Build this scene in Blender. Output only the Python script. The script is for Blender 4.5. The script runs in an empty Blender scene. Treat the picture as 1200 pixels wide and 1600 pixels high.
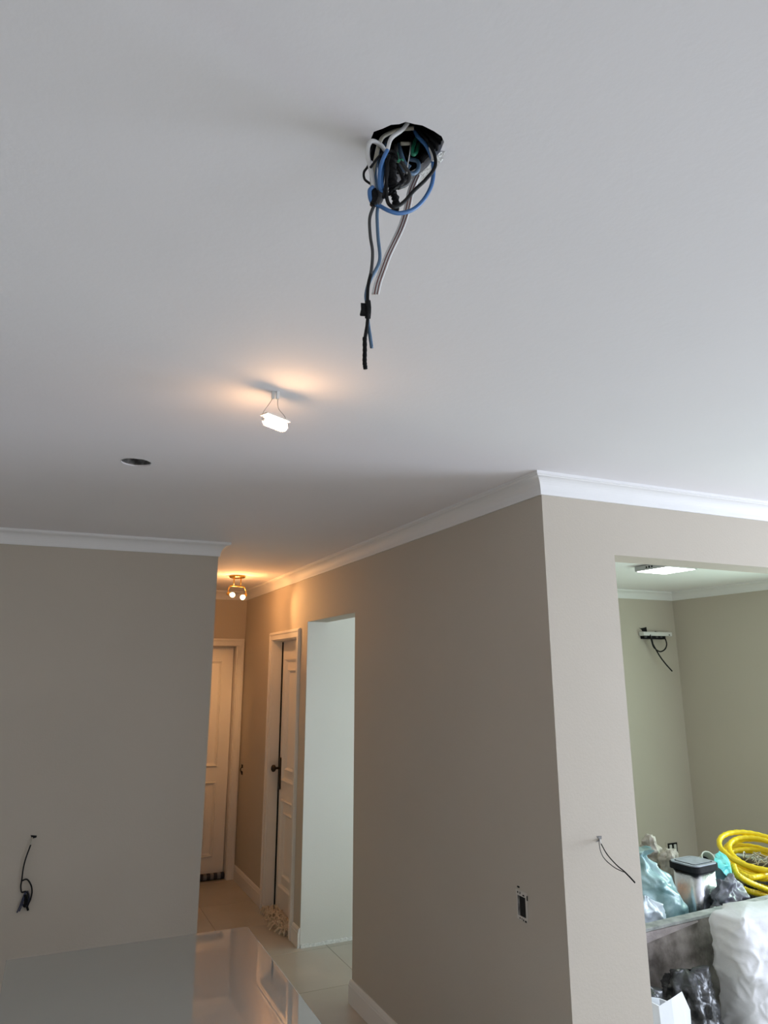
import bpy, bmesh, math, random
from mathutils import Vector, Matrix, noise
from mathutils.geometry import tessellate_polygon
random.seed(7)
scene = bpy.context.scene
COL = scene.collection

# ------------------------------------------------------------------ camera
F_PX, CX, CY, CAM_H = 1133.46, 602.45, 752.57, 1.72
YAW, PITCH, ROLL = 0.430863565, 0.258714203, -0.00235181
FWD = Vector((math.sin(YAW)*math.cos(PITCH), math.cos(YAW)*math.cos(PITCH), math.sin(PITCH)))
R0 = Vector((math.cos(YAW), -math.sin(YAW), 0)); U0 = R0.cross(FWD)
RIGHT = R0*math.cos(ROLL) + U0*math.sin(ROLL)
UP = -R0*math.sin(ROLL) + U0*math.cos(ROLL)
cam_d = bpy.data.cameras.new('camera'); cam = bpy.data.objects.new('camera', cam_d); COL.objects.link(cam)
cam_d.sensor_fit = 'VERTICAL'; cam_d.sensor_height = 36.0; cam_d.lens = F_PX*36/1600
cam_d.shift_x = (600-CX)/1600; cam_d.shift_y = (CY-800)/1600
cam_d.clip_start = 0.02
cam.matrix_world = Matrix(((RIGHT.x, UP.x, -FWD.x, 0), (RIGHT.y, UP.y, -FWD.y, 0), (RIGHT.z, UP.z, -FWD.z, CAM_H), (0, 0, 0, 1)))
scene.camera = cam
CAM = Vector((0, 0, CAM_H))
def ray(x, y): return RIGHT*((x-CX)/F_PX) - UP*((y-CY)/F_PX) + FWD
def on_z(x, y, z): d = ray(x, y); return CAM + d*((z-CAM_H)/d.z)
def on_x(x, y, X): d = ray(x, y); return CAM + d*(X/d.x)
def on_y(x, y, Y): d = ray(x, y); return CAM + d*(Y/d.y)

# ------------------------------------------------------------------ world, daylight, exposure
w = bpy.data.worlds.new('world'); scene.world = w; w.use_nodes = True
w.node_tree.nodes['Background'].inputs[0].default_value = (0.75, 0.86, 1.0, 1)
w.node_tree.nodes['Background'].inputs[1].default_value = 1.0
def area(name, loc, rot, sx, sy, power, col):
    l = bpy.data.lights.new(name, 'AREA'); l.shape = 'RECTANGLE'; l.size = sx; l.size_y = sy; l.energy = power; l.color = col
    o = bpy.data.objects.new(name, l); COL.objects.link(o); o.location = loc; o.rotation_euler = rot
    return o
# daylight in the two windows of the right-hand outer wall (living room, kitchen) and in the window behind the camera
area('living_window_daylight', (6.97, 0.30, 1.16), (0, math.radians(90), 0), 2.06, 2.9, 276, (0.75, 0.84, 1.0))
area('kitchen_window_daylight', (5.47, 3.02, 1.33), (0, math.radians(90), 0), 0.86, 0.96, 40, (0.72, 1.0, 0.84))
area('back_window_daylight', (3.1, -2.47, 1.3), (math.radians(90), 0, 0), 2.2, 1.6, 34, (0.78, 0.87, 1.0))
vs = scene.view_settings
vs.view_transform = 'Standard'; vs.look = 'None'; vs.gamma = 1.0; vs.use_curve_mapping = False
vs.exposure = 0.0
scene.cycles.diffuse_bounces = 7; scene.cycles.max_bounces = 12
scene.cycles.sample_clamp_indirect = 6.0

# ------------------------------------------------------------------ materials
def material(name, col, rough=0.6, metal=0.0, bump=0.0, bscale=60.0, var=0.0, vscale=4.0, emit=None, estr=0.0, coat=0.0, spec=0.5, trans=0.0, col2=None, sheen=0.0):
    m = bpy.data.materials.new(name); m.use_nodes = True
    nt = m.node_tree; b = nt.nodes['Principled BSDF']
    b.inputs['Base Color'].default_value = (*col, 1); b.inputs['Roughness'].default_value = rough
    b.inputs['Metallic'].default_value = metal; b.inputs['Coat Weight'].default_value = coat
    b.inputs['Specular IOR Level'].default_value = spec; b.inputs['Transmission Weight'].default_value = trans
    tc = nt.nodes.new('ShaderNodeTexCoord')
    if var > 0 or col2:
        n = nt.nodes.new('ShaderNodeTexNoise'); n.inputs['Scale'].default_value = vscale; n.inputs['Detail'].default_value = 5
        nt.links.new(tc.outputs['Object'], n.inputs['Vector'])
        r = nt.nodes.new('ShaderNodeValToRGB')
        c2 = col2 if col2 else tuple(min(1, c*(1+var)) for c in col)
        c1 = col if col2 else tuple(c*(1-var) for c in col)
        r.color_ramp.elements[0].color = (*c1, 1); r.color_ramp.elements[1].color = (*c2, 1)
        r.color_ramp.elements[0].position = 0.35; r.color_ramp.elements[1].position = 0.65
        nt.links.new(n.outputs['Fac'], r.inputs['Fac']); nt.links.new(r.outputs['Color'], b.inputs['Base Color'])
    if bump > 0:
        n2 = nt.nodes.new('ShaderNodeTexNoise'); n2.inputs['Scale'].default_value = bscale; n2.inputs['Detail'].default_value = 4
        nt.links.new(tc.outputs['Object'], n2.inputs['Vector'])
        bp = nt.nodes.new('ShaderNodeBump'); bp.inputs['Strength'].default_value = bump; bp.inputs['Distance'].default_value = 0.01
        nt.links.new(n2.outputs['Fac'], bp.inputs['Height']); nt.links.new(bp.outputs['Normal'], b.inputs['Normal'])
    if emit:
        b.inputs['Emission Color'].default_value = (*emit, 1); b.inputs['Emission Strength'].default_value = estr
    return m
M = {}
M['paint'] = material('taupe_wall_paint', (0.54, 0.49, 0.42), 0.75, bump=0.06, bscale=120, var=0.015, vscale=1.5, spec=0.25)
M['offwhite'] = material('off_white_paint', (0.72, 0.705, 0.665), 0.75, bump=0.06, bscale=120, var=0.015, vscale=1.5, spec=0.25)  # off-white wall colour, paler than the taupe paint
M['boxframe'] = material('pale_box_plastic', (0.62, 0.59, 0.54), 0.6, bump=0.2, bscale=200)
M['ceiling'] = material('ceiling_paint', (0.875, 0.86, 0.885), 0.8, bump=0.04, bscale=60, var=0.012, vscale=1.2, spec=0.2)
M['crown'] = material('crown_plaster_white', (0.84, 0.84, 0.845), 0.6, bump=0.03, bscale=40, spec=0.3)
M['trimwhite'] = material('white_enamel_trim', (0.80, 0.78, 0.75), 0.4, bump=0.03, bscale=30)
M['door'] = material('white_enamel_door', (0.80, 0.77, 0.73), 0.38, bump=0.03, bscale=25)
M['tile'] = material('beige_porcelain_tile', (0.47, 0.435, 0.38), 0.28, bump=0.02, bscale=20, var=0.06, vscale=3.0)
M['grout'] = material('pale_grout', (0.50, 0.475, 0.425), 0.85)
M['glass_top'] = material('pale_lacquered_glass', (0.35, 0.36, 0.34), 0.003, spec=0.8, coat=1.0, var=0.01, vscale=3)
M['glass_top'].node_tree.nodes['Principled BSDF'].inputs['Coat Roughness'].default_value = 0.005
M['table_frame'] = material('white_table_frame', (0.7, 0.7, 0.68), 0.4, bump=0.02, bscale=40)
M['black'] = material('black_plastic', (0.007, 0.007, 0.008), 0.6, spec=0.2, bump=0.05, bscale=200)
M['tape'] = material('black_electrical_tape', (0.008, 0.008, 0.009), 0.6, spec=0.15, bump=0.3, bscale=160)
M['blackwire'] = material('black_wire_sheath', (0.009, 0.009, 0.010), 0.5, spec=0.2, bump=0.03, bscale=200)
M['greywire'] = material('grey_wire_sheath', (0.07, 0.07, 0.072), 0.45, spec=0.3, bump=0.03, bscale=200)
M['bluewire'] = material('blue_wire_sheath', (0.055, 0.17, 0.42), 0.35, bump=0.03, bscale=200)
M['slatewire'] = material('slate_blue_wire_sheath', (0.10, 0.18, 0.29), 0.38, bump=0.03, bscale=200)
M['navywire'] = material('navy_wire_sheath', (0.022, 0.03, 0.07), 0.4, bump=0.03, bscale=200)
M['whitewire'] = material('white_wire_sheath', (0.72, 0.72, 0.72), 0.4, bump=0.03, bscale=200)
M['dustwire'] = material('dusty_yellow_wire_sheath', (0.42, 0.40, 0.33), 0.5, bump=0.03, bscale=200, var=0.2, vscale=60)
M['greenwire'] = material('green_wire_sheath', (0.03, 0.30, 0.17), 0.35, bump=0.03, bscale=200)
M['redwire'] = material('brown_red_conductor', (0.20, 0.09, 0.08), 0.45, bump=0.03, bscale=200)
M['plaster'] = material('broken_plaster', (0.74, 0.74, 0.73), 0.9, bump=0.6, bscale=150, var=0.12, vscale=90)
M['greyplaster'] = material('grey_slab_plaster', (0.20, 0.195, 0.19), 0.95, bump=0.8, bscale=80, var=0.45, vscale=40)
M['brass'] = material('polished_brass', (0.75, 0.48, 0.14), 0.22, metal=1.0, bump=0.02, bscale=60)
M['bronze'] = material('dark_bronze', (0.045, 0.032, 0.022), 0.42, metal=0.8, bump=0.1, bscale=90)
M['copper'] = material('dim_steel', (0.35, 0.33, 0.32), 0.35, metal=1.0, bump=0.02, bscale=60)
M['porcelain'] = material('white_porcelain', (0.75, 0.72, 0.68), 0.35, bump=0.03, bscale=90)
M['tube_glow'] = material('lit_lamp_tube', (0.9, 0.8, 0.7), 0.5, emit=(1.0, 0.56, 0.27), estr=85.0)
M['bulb_glow'] = material('lit_spot_bulb', (0.9, 0.8, 0.7), 0.5, emit=(1.0, 0.62, 0.30), estr=14.0)
M['panel_glow'] = material('lit_led_diffuser', (0.9, 0.9, 0.9), 0.5, emit=(0.93, 1.0, 0.95), estr=12.0)
M['panel_frame'] = material('grey_led_frame', (0.42, 0.43, 0.43), 0.45, bump=0.02, bscale=60)
M['plastic_white'] = material('white_plastic', (0.72, 0.72, 0.70), 0.4, bump=0.02, bscale=60)
M['crate'] = material('dusty_brown_board', (0.11, 0.09, 0.08), 0.55, bump=0.6, bscale=18, col2=(0.34, 0.30, 0.28), vscale=11)
M['crate_rim'] = material('grey_dusty_rim', (0.26, 0.28, 0.27), 0.8, bump=0.4, bscale=60, col2=(0.5, 0.51, 0.5), vscale=14)
M['crate_band'] = material('pale_dust_band', (0.42, 0.37, 0.37), 0.85, bump=0.3, bscale=60, var=0.15, vscale=12)
M['bag_teal'] = material('pale_teal_plastic', (0.13, 0.27, 0.28), 0.3, bump=0.35, bscale=22, col2=(0.40, 0.57, 0.59), vscale=8, coat=0.2)  # darker noise tone imitates the bag's shadowed folds by colour
M['bag_blue'] = material('pale_blue_plastic', (0.50, 0.60, 0.68), 0.3, bump=0.35, bscale=26, col2=(0.70, 0.78, 0.85), vscale=7, coat=0.2)
M['bag_aqua'] = material('bright_aqua_plastic', (0.08, 0.62, 0.62), 0.3, bump=0.4, bscale=40, col2=(0.25, 0.80, 0.78), vscale=12, coat=0.2)
M['bag_steel'] = material('dull_blue_plastic', (0.20, 0.36, 0.42), 0.35, bump=0.3, bscale=30, col2=(0.30, 0.46, 0.52), vscale=8)
M['bag_grey'] = material('grey_rubbish_plastic', (0.13, 0.13, 0.15), 0.3, bump=0.6, bscale=32, col2=(0.26, 0.27, 0.32), vscale=10, coat=0.25)
M['bag_black'] = material('black_rubbish_plastic', (0.015, 0.016, 0.018), 0.32, bump=0.6, bscale=28, col2=(0.035, 0.036, 0.038), vscale=9, coat=0.2)
M['bag_charcoal'] = material('charcoal_rubbish_plastic', (0.05, 0.05, 0.055), 0.28, bump=0.6, bscale=36, col2=(0.10, 0.10, 0.116), vscale=9, coat=0.3)
M['sack_white'] = material('white_woven_sack', (0.80, 0.81, 0.84), 0.6, bump=0.25, bscale=30, var=0.04, vscale=8)
M['paper_white'] = material('white_paper', (0.66, 0.68, 0.70), 0.55, bump=0.12, bscale=14, var=0.03, vscale=6)
M['sack_beige'] = material('stained_beige_cloth', (0.38, 0.34, 0.28), 0.9, bump=0.5, bscale=45, col2=(0.62, 0.58, 0.52), vscale=22)
M['steel'] = material('brushed_steel', (0.62, 0.63, 0.66), 0.24, metal=1.0, bump=0.08, bscale=70, var=0.1, vscale=18)
M['lid_black'] = material('black_bin_lid', (0.012, 0.012, 0.014), 0.55, spec=0.2, bump=0.1, bscale=60, var=0.3, vscale=20)
M['lid_grey'] = material('dusty_grey_lid_plate', (0.42, 0.46, 0.52), 0.4, bump=0.15, bscale=70, var=0.12, vscale=30)
M['pvc'] = material('pale_pvc', (0.62, 0.66, 0.58), 0.35, bump=0.05, bscale=60)
M['yellow'] = material('yellow_conduit', (0.90, 0.66, 0.012), 0.35, bump=0.05, bscale=80, var=0.06, vscale=10)
M['rug'] = material('beige_shag_yarn', (0.52, 0.43, 0.32), 0.95, bump=0.2, bscale=200, col2=(0.78, 0.68, 0.55), vscale=50)
M['rug_base'] = material('brown_rug_backing', (0.06, 0.04, 0.03), 0.95, bump=0.3, bscale=120)
M['navy'] = material('navy_cloth', (0.045, 0.045, 0.06), 0.9, bump=0.3, bscale=200)
M['greycloth'] = material('pale_grey_cloth', (0.20, 0.20, 0.22), 0.9, bump=0.3, bscale=200)
M['winframe'] = material('white_window_frame', (0.8, 0.8, 0.8), 0.4, bump=0.02, bscale=40)
M['pane'] = material('window_glass', (0.95, 0.97, 0.97), 0.02, trans=1.0, bump=0.005, bscale=3)
M['cavity'] = material('dark_cavity', (0.01, 0.01, 0.01), 0.9, bump=0.3, bscale=60)  # near-black, puts the shade of hollows into colour; also used for chips

# ------------------------------------------------------------------ mesh helpers
def link(name, bm, mat, parent=None, smooth=False, label=None):
    me = bpy.data.meshes.new(name); bmesh.ops.recalc_face_normals(bm, faces=bm.faces); bm.to_mesh(me); bm.free()
    me.materials.append(M[mat] if isinstance(mat, str) else mat)
    if smooth:
        for p in me.polygons: p.use_smooth = True
    o = bpy.data.objects.new(name, me); COL.objects.link(o)
    if parent: o.parent = parent
    if label: o['label'] = label
    return o
def tag(o, label, cat, group=None):
    o['label'] = label; o['category'] = cat
    if group: o['group'] = group
    return o
def struct(o, label=None):
    o['kind'] = 'structure'
    if label: o['label'] = label
    return o
def empty(name, loc=(0, 0, 0), rz=0.0):
    o = bpy.data.objects.new(name, None); COL.objects.link(o); o.location = loc; o.rotation_euler = (0, 0, rz); o.empty_display_size = 0.05
    return o
def BM(): return bmesh.new()
def box(bm, x0, x1, y0, y1, z0, z1, bev=0.0):
    r = bmesh.ops.create_cube(bm, size=1.0)
    for v in r['verts']:
        v.co = Vector(((x0+x1)/2 + v.co.x*(x1-x0), (y0+y1)/2 + v.co.y*(y1-y0), (z0+z1)/2 + v.co.z*(z1-z0)))
    if bev > 0:
        es = list({e for v in r['verts'] for e in v.link_edges})
        bmesh.ops.bevel(bm, geom=es, offset=bev, segments=2, affect='EDGES', profile=0.6)
    return bm
def catmull(pts, n=8):
    P = [Vector(p) for p in pts]
    if len(P) < 3: return P
    Q = [P[0]*2-P[1]] + P + [P[-1]*2-P[-2]]
    out = []
    for i in range(1, len(Q)-2):
        for k in range(n):
            t = k/n; a, b, c, d = Q[i-1], Q[i], Q[i+1], Q[i+2]
            out.append(0.5*((2*b)+(c-a)*t+(2*a-5*b+4*c-d)*t*t+(3*b-a-3*c+d)*t**3))
    out.append(P[-1]); return out
def tube(bm, pts, r, n=8, smooth=6, rfun=None):
    P = catmull(pts, smooth) if smooth > 1 else [Vector(p) for p in pts]
    t0 = (P[1]-P[0]).normalized(); up = Vector((0, 0, 1)) if abs(t0.z) < 0.9 else Vector((1, 0, 0))
    nrm = (up - t0*up.dot(t0)).normalized(); rings = []
    for i, p in enumerate(P):
        t = (P[min(i+1, len(P)-1)]-P[max(i-1, 0)]).normalized()
        nrm = (nrm - t*nrm.dot(t)).normalized(); bi = t.cross(nrm)
        rr = rfun(i, len(P)) if rfun else r
        rings.append([bm.verts.new(p + (nrm*math.cos(a)+bi*math.sin(a))*rr) for a in [2*math.pi*k/n for k in range(n)]])
    for a, b in zip(rings, rings[1:]):
        for k in range(n): bm.faces.new((a[k], a[(k+1) % n], b[(k+1) % n], b[k]))
    bm.faces.new(rings[0][::-1]); bm.faces.new(rings[-1])
    return bm
def lathe(bm, prof, n=24, axis_o=(0, 0, 0), mat=None):
    o = Vector(axis_o); rings = []
    for r, z in prof:
        ring = []
        for k in range(n):
            a = 2*math.pi*k/n; v = Vector((r*math.cos(a), r*math.sin(a), z))
            if mat: v = mat @ v
            ring.append(bm.verts.new(o+v))
        rings.append(ring)
    for a, b in zip(rings, rings[1:]):
        for k in range(n): bm.faces.new((a[k], a[(k+1) % n], b[(k+1) % n], b[k]))
    bm.faces.new(rings[0]); bm.faces.new(rings[-1])
    return bm
def prism(bm, poly, z0, z1):
    a = [bm.verts.new((x, y, z0)) for x, y in poly]; b = [bm.verts.new((x, y, z1)) for x, y in poly]
    n = len(poly)
    for k in range(n): bm.faces.new((a[k], a[(k+1) % n], b[(k+1) % n], b[k]))
    bm.faces.new(a[::-1]); bm.faces.new(b)
    return bm
def left_normal(a, b):
    d = (Vector(b)-Vector(a)).normalized(); return Vector((-d.y, d.x))
def sweep_run(pts, prof, closed):
    """Mitred moulding along a wall line (room on the left). Gives one bmesh for each straight run."""
    P = [Vector(p) for p in pts]; n = len(P); out = []
    segs = [(i, (i+1) % n) for i in range(n if closed else n-1)]
    def offset(i, d):
        a = P[i-1] if (closed or i > 0) else None; b = P[(i+1) % n] if (closed or i < n-1) else None
        if a is None: return P[i] + left_normal(P[i], b)*d
        if b is None: return P[i] + left_normal(a, P[i])*d
        n1, n2 = left_normal(a, P[i]), left_normal(P[i], b)
        return P[i] + (n1+n2)*(d/(1+n1.dot(n2)))
    for i, j in segs:
        bm = BM(); A = []; B = []
        for d, z in prof:
            p = offset(i, d); q = offset(j, d)
            A.append(bm.verts.new((p.x, p.y, z))); B.append(bm.verts.new((q.x, q.y, z)))
        m = len(prof)
        for k in range(m): bm.faces.new((A[k], A[(k+1) % m], B[(k+1) % m], B[k]))
        bm.faces.new(A); bm.faces.new(B[::-1]); out.append(bm)
    return out

# ------------------------------------------------------------------ room shell
CEIL = 2.475
HX = 1.709           # hall wall plane
FY = 2.255           # front wall plane
TH = 0.15            # wall thickness
HLX = 0.886          # hall left wall plane
EY = 6.88            # hall end wall plane
PY0, PY1, PZ = 4.17, 5.07, 2.083     # passage opening in the hall wall
DY0, DY1, DZ = 5.275, 5.93, 1.985    # hall door opening
OX0, OX1, OZ = 2.052, 5.00, 2.181    # opening of the front wall into the kitchen
KX, KY = 5.50, 5.30                  # kitchen right / back wall planes
WX, WY = -2.2, -2.5
LX = 7.0              # living room right wall plane
def left_y(x): return 4.316 - 0.0276*(x-HLX)

# floor with its tiles
bm = BM(); box(bm, WX-0.15, LX+0.15, WY-0.15, 7.2, -0.12, -0.004)
floor = struct(link('floor', bm, 'grout'))
tm = {}
TS = 0.60
def tile_mesh(wx, wy):
    k = (round(wx, 3), round(wy, 3))
    if k not in tm:
        b = BM(); box(b, 0.0015, wx-0.0015, 0.0015, wy-0.0015, -0.0045, 0.0, 0.0008)
        me = bpy.data.meshes.new('tile'); b.to_mesh(me); b.free(); me.materials.append(M['tile']); tm[k] = me
    return tm[k]
x = 1.885-TS*7
while x < LX:
    y = 5.01-TS*13
    while y < EY+0.2:
        x0, x1, y0, y1 = max(x, WX), min(x+TS, LX), max(y, WY), min(y+TS, EY+0.2)
        if x1-x0 > 0.02 and y1-y0 > 0.02:
            t = bpy.data.objects.new('tile', tile_mesh(x1-x0, y1-y0)); COL.objects.link(t); t.location = (x0, y0, 0); t.parent = floor
        y += TS
    x += TS

# ceiling with the two cut holes
hole_px = [(573, 246), (576, 226), (584, 206), (598, 201), (611, 195), (624, 194), (634, 190.5), (648, 194), (660, 196), (678, 205), (690, 213), (694, 222), (688, 236), (681, 244), (668, 259), (652, 274), (634, 284), (612, 284), (592, 276), (580, 262)]
hole1 = [on_z(px, py, CEIL) for px, py in hole_px]
h2c = Vector((0.236, 2.716))
hole2 = []
for k in range(28):
    a = 2*math.pi*k/28; r = 0.0545 + 0.0035*noise.noise((math.cos(a)*2, math.sin(a)*2, 3.3)) + random.uniform(-0.0012, 0.0012)
    hole2.append(Vector((h2c.x + r*math.cos(a), h2c.y + r*math.sin(a), CEIL)))
outer = [Vector((WX-0.15, WY-0.15, CEIL)), Vector((LX+0.15, WY-0.15, CEIL)), Vector((LX+0.15, 7.2, CEIL)), Vector((WX-0.15, 7.2, CEIL))]
bm = BM(); loops = [outer, hole1, hole2]; flat = [v for l in loops for v in l]
bv = [bm.verts.new(v) for v in flat]
for tri in tessellate_polygon(loops):
    try: bm.faces.new([bv[i] for i in tri])
    except ValueError: pass
for l in (hole1, hole2):           # short plaster edge going up into the slab
    i0 = flat.index(l[0]); n = len(l)
    upv = [bm.verts.new(v + Vector((0, 0, 0.014 if l is hole1 else 0.005))) for v in l]
    for k in range(n): bm.faces.new((bv[i0+k], bv[i0+(k+1) % n], upv[(k+1) % n], upv[k]))
tp = [bm.verts.new(v + Vector((0, 0, 0.20))) for v in outer]
bm.faces.new(tp)
for k in range(4): bm.faces.new((bv[k], bv[(k+1) % 4], tp[(k+1) % 4], tp[k]))
ceiling = struct(link('ceiling', bm, 'ceiling'))
# lining of the empty lamp hole
bm = BM(); n = len(hole2)
a = [bm.verts.new(v + Vector((0, 0, 0.0045))) for v in hole2]
b = [bm.verts.new(Vector((h2c.x+(v.x-h2c.x)*1.12, h2c.y+(v.y-h2c.y)*1.12, CEIL+0.055+0.008*noise.noise(v*40)))) for v in hole2]
for k in range(n): bm.faces.new((a[k], a[(k+1) % n], b[(k+1) % n], b[k]))
bm.faces.new(b); link('hole_lining', bm, 'greyplaster', ceiling, label='rough grey inside of the empty round lamp hole')
bm = BM()
for k in range(n):                # chipped paint lip
    v0, v1 = hole2[k], hole2[(k+1) % n]; c = Vector((h2c.x, h2c.y, CEIL))
    w0 = random.uniform(0.002, 0.006)
    q = [bm.verts.new(p) for p in (v0+Vector((0, 0, -0.0012)), v1+Vector((0, 0, -0.0012)), v1+(v1-c).normalized()*w0+Vector((0, 0, 0.0005)), v0+(v0-c).normalized()*w0+Vector((0, 0, 0.0005)))]
    bm.faces.new(q)
link('chipped_rim', bm, 'plaster', ceiling)
bm = BM(); n = len(hole1); hc = sum(hole1, Vector())/n
for k in range(n):
    v0, v1 = hole1[k], hole1[(k+1) % n]
    big = (v0-hc).x > 0.02 and (v0-hc).y > -0.03
    if not big: continue
    w0 = random.uniform(0.012, 0.022) if big else random.uniform(0.001, 0.004)
    q = [bm.verts.new(p) for p in (v0+Vector((0, 0, -0.0015)), v1+Vector((0, 0, -0.0015)), v1+(v1-hc).normalized()*w0+Vector((0, 0, 0.0004)), v0+(v0-hc).normalized()*w0+Vector((0, 0, 0.0004)))]
    bm.faces.new(q)
link('chipped_rim', bm, 'plaster', ceiling)

# walls
bm = BM()
bm2 = prism(bm, [(WX, left_y(WX)), (HLX, left_y(HLX)), (HLX, left_y(HLX)+TH), (WX, left_y(WX)+TH)], 0, CEIL)
struct(link('wall_left', bm, 'paint'))
bm = BM(); box(bm, HLX-TH, HLX, left_y(HLX)+TH, EY+0.3, 0, CEIL); struct(link('wall_hall_left', bm, 'paint'))
D2X0, D2X1, D2Z = 0.955, 1.638, 1.975
bm = BM(); box(bm, HLX, D2X0, EY, EY+TH, 0, CEIL); box(bm, D2X1, HX+TH, EY, EY+TH, 0, CEIL); box(bm, D2X0, D2X1, EY, EY+TH, D2Z, CEIL)
struct(link('wall_hall_end', bm, 'paint'))
bm = BM()
box(bm, HX, HX+TH, FY, PY0, 0, CEIL); box(bm, HX, HX+TH, PY0, PY1, PZ, CEIL); box(bm, HX, HX+TH, PY1, DY0, 0, CEIL)
box(bm, HX, HX+TH, DY0, DY1, DZ, CEIL); box(bm, HX, HX+TH, DY1, EY, 0, CEIL)
struct(link('wall_hall_right', bm, 'paint'))
bm = BM(); box(bm, HX+TH, OX0, FY, FY+TH, 0, CEIL); box(bm, OX0, OX1, FY, FY+TH, OZ, CEIL); box(bm, OX1, LX, FY, FY+TH, 0, CEIL)
struct(link('wall_front', bm, 'paint'))
bm = BM(); box(bm, HX+TH, 3.40, PY1, KY, 0, CEIL); wp = struct(link('wall_passage', bm, 'offwhite'))
bm = BM(); box(bm, HX+.001, HX+TH+.002, PY1-.0025, PY1+.001, 0, PZ); link('jamb_lining', bm, 'offwhite', wp)
bm = BM(); n = 40; top = []; bot = []        # torn strip of plaster along the bottom of the passage wall
for k in range(n+1):
    xx = HX+0.004 + k*0.6/n; h = 0.016 + 0.010*noise.noise((xx*14, 0, 0)) + 0.008*noise.noise((xx*60, 1, 0))
    bot.append((xx, h))
vb = [bm.verts.new((xx, PY1-0.012, 0.0)) for xx, h in bot]; vt = [bm.verts.new((xx, PY1-0.007, h)) for xx, h in bot]; vw = [bm.verts.new((xx, PY1+0.0005, h+0.004)) for xx, h in bot]
for k in range(n):
    bm.faces.new((vb[k], vb[k+1], vt[k+1], vt[k])); bm.faces.new((vt[k], vt[k+1], vw[k+1], vw[k]))
link('plaster_residue', bm, 'plaster', wp, label='rough white plaster strip left by the removed baseboard')
bm = BM(); box(bm, 3.40, KX+TH, KY, KY+TH, 0, CEIL); struct(link('wall_kitchen_back', bm, 'paint'))
KW = (2.52, 3.52, 0.88, 1.78); LW = (-1.18, 1.78, 0.10, 2.22)
bm = BM()
box(bm, KX, KX+TH, FY+TH, KW[0], 0, CEIL); box(bm, KX, KX+TH, KW[1], KY, 0, CEIL); box(bm, KX, KX+TH, KW[0], KW[1], 0, KW[2]); box(bm, KX, KX+TH, KW[0], KW[1], KW[3], CEIL)
struct(link('wall_kitchen_right', bm, 'paint'))
bm = BM()
box(bm, LX, LX+TH, WY, LW[0], 0, CEIL); box(bm, LX, LX+TH, LW[1], FY+TH, 0, CEIL); box(bm, LX, LX+TH, LW[0], LW[1], 0, LW[2]); box(bm, LX, LX+TH, LW[0], LW[1], LW[3], CEIL)
struct(link('wall_right', bm, 'paint'))
BW = (2.0, 4.2, 0.5, 2.1)
bm = BM()
box(bm, WX, BW[0], WY-TH, WY, 0, CEIL); box(bm, BW[1], LX, WY-TH, WY, 0, CEIL); box(bm, BW[0], BW[1], WY-TH, WY, 0, BW[2]); box(bm, BW[0], BW[1], WY-TH, WY, BW[3], CEIL)
struct(link('wall_back', bm, 'paint'))
bm = BM(); box(bm, WX-TH, WX, WY-TH, 4.6, 0, CEIL); struct(link('wall_far_left', bm, 'offwhite'))  # unseen wall made off-white to bounce light onto the hall wall
def window(name, lo, hi, z0, z1, axis, pos, mull):
    e = struct(empty(name)); bm = BM(); t = 0.05
    def bx(b, a0, a1, c0, c1, d0, d1):
        if axis == 'x': box(b, pos+c0, pos+c1, a0, a1, d0, d1)
        else: box(b, a0, a1, pos+c0, pos+c1, d0, d1)
    bx(bm, lo, hi, 0.05, 0.11, z0, z0+t); bx(bm, lo, hi, 0.05, 0.11, z1-t, z1); bx(bm, lo, lo+t, 0.05, 0.11, z0+t, z1-t); bx(bm, hi-t, hi, 0.05, 0.11, z0+t, z1-t)
    link('window_frame', bm, 'winframe', e)
    for k in range(mull):
        a0 = lo+t+(hi-lo-2*t)*k/mull; a1 = lo+t+(hi-lo-2*t)*(k+1)/mull
        if k: bm = BM(); bx(bm, a0-0.02, a0+0.02, 0.055, 0.116, z0+t, z1-t); link('mullion', bm, 'winframe', e)
        bm = BM(); bx(bm, a0+0.02*(k > 0), a1-0.02*(k < mull-1), 0.076, 0.082, z0+t, z1-t); link('window_pane', bm, 'pane', e)
window('window_1', *LW[:2], *LW[2:], 'x', LX, 3)
window('window_2', *KW[:2], *KW[2:], 'x', KX, 2)
window('window_3', *BW[:2], *BW[2:], 'y', WY-0.16, 2)

bm = BM(); box(bm, HX+TH, HX+TH+0.6, KY, KY+0.04, 0, CEIL); box(bm, HX+TH, HX+TH+0.6, 6.2, 6.24, 0, CEIL); box(bm, HX+TH+0.6, HX+TH+0.64, KY, 6.24, 0, CEIL)  # added box behind the hall side door, keeps outside light from its gaps
struct(link('side_door_light_block', bm, 'paint'))
bm = BM(); box(bm, HLX-0.04, HLX, EY+TH, EY+0.3, 0, CEIL); box(bm, HX+TH, HX+TH+0.04, EY, EY+0.3, 0, CEIL); box(bm, HLX-0.04, HX+TH+0.04, EY+0.3, EY+0.34, 0, CEIL)  # added box behind the end door, stops light leaking in underneath
struct(link('end_door_light_block', bm, 'paint'))
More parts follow.
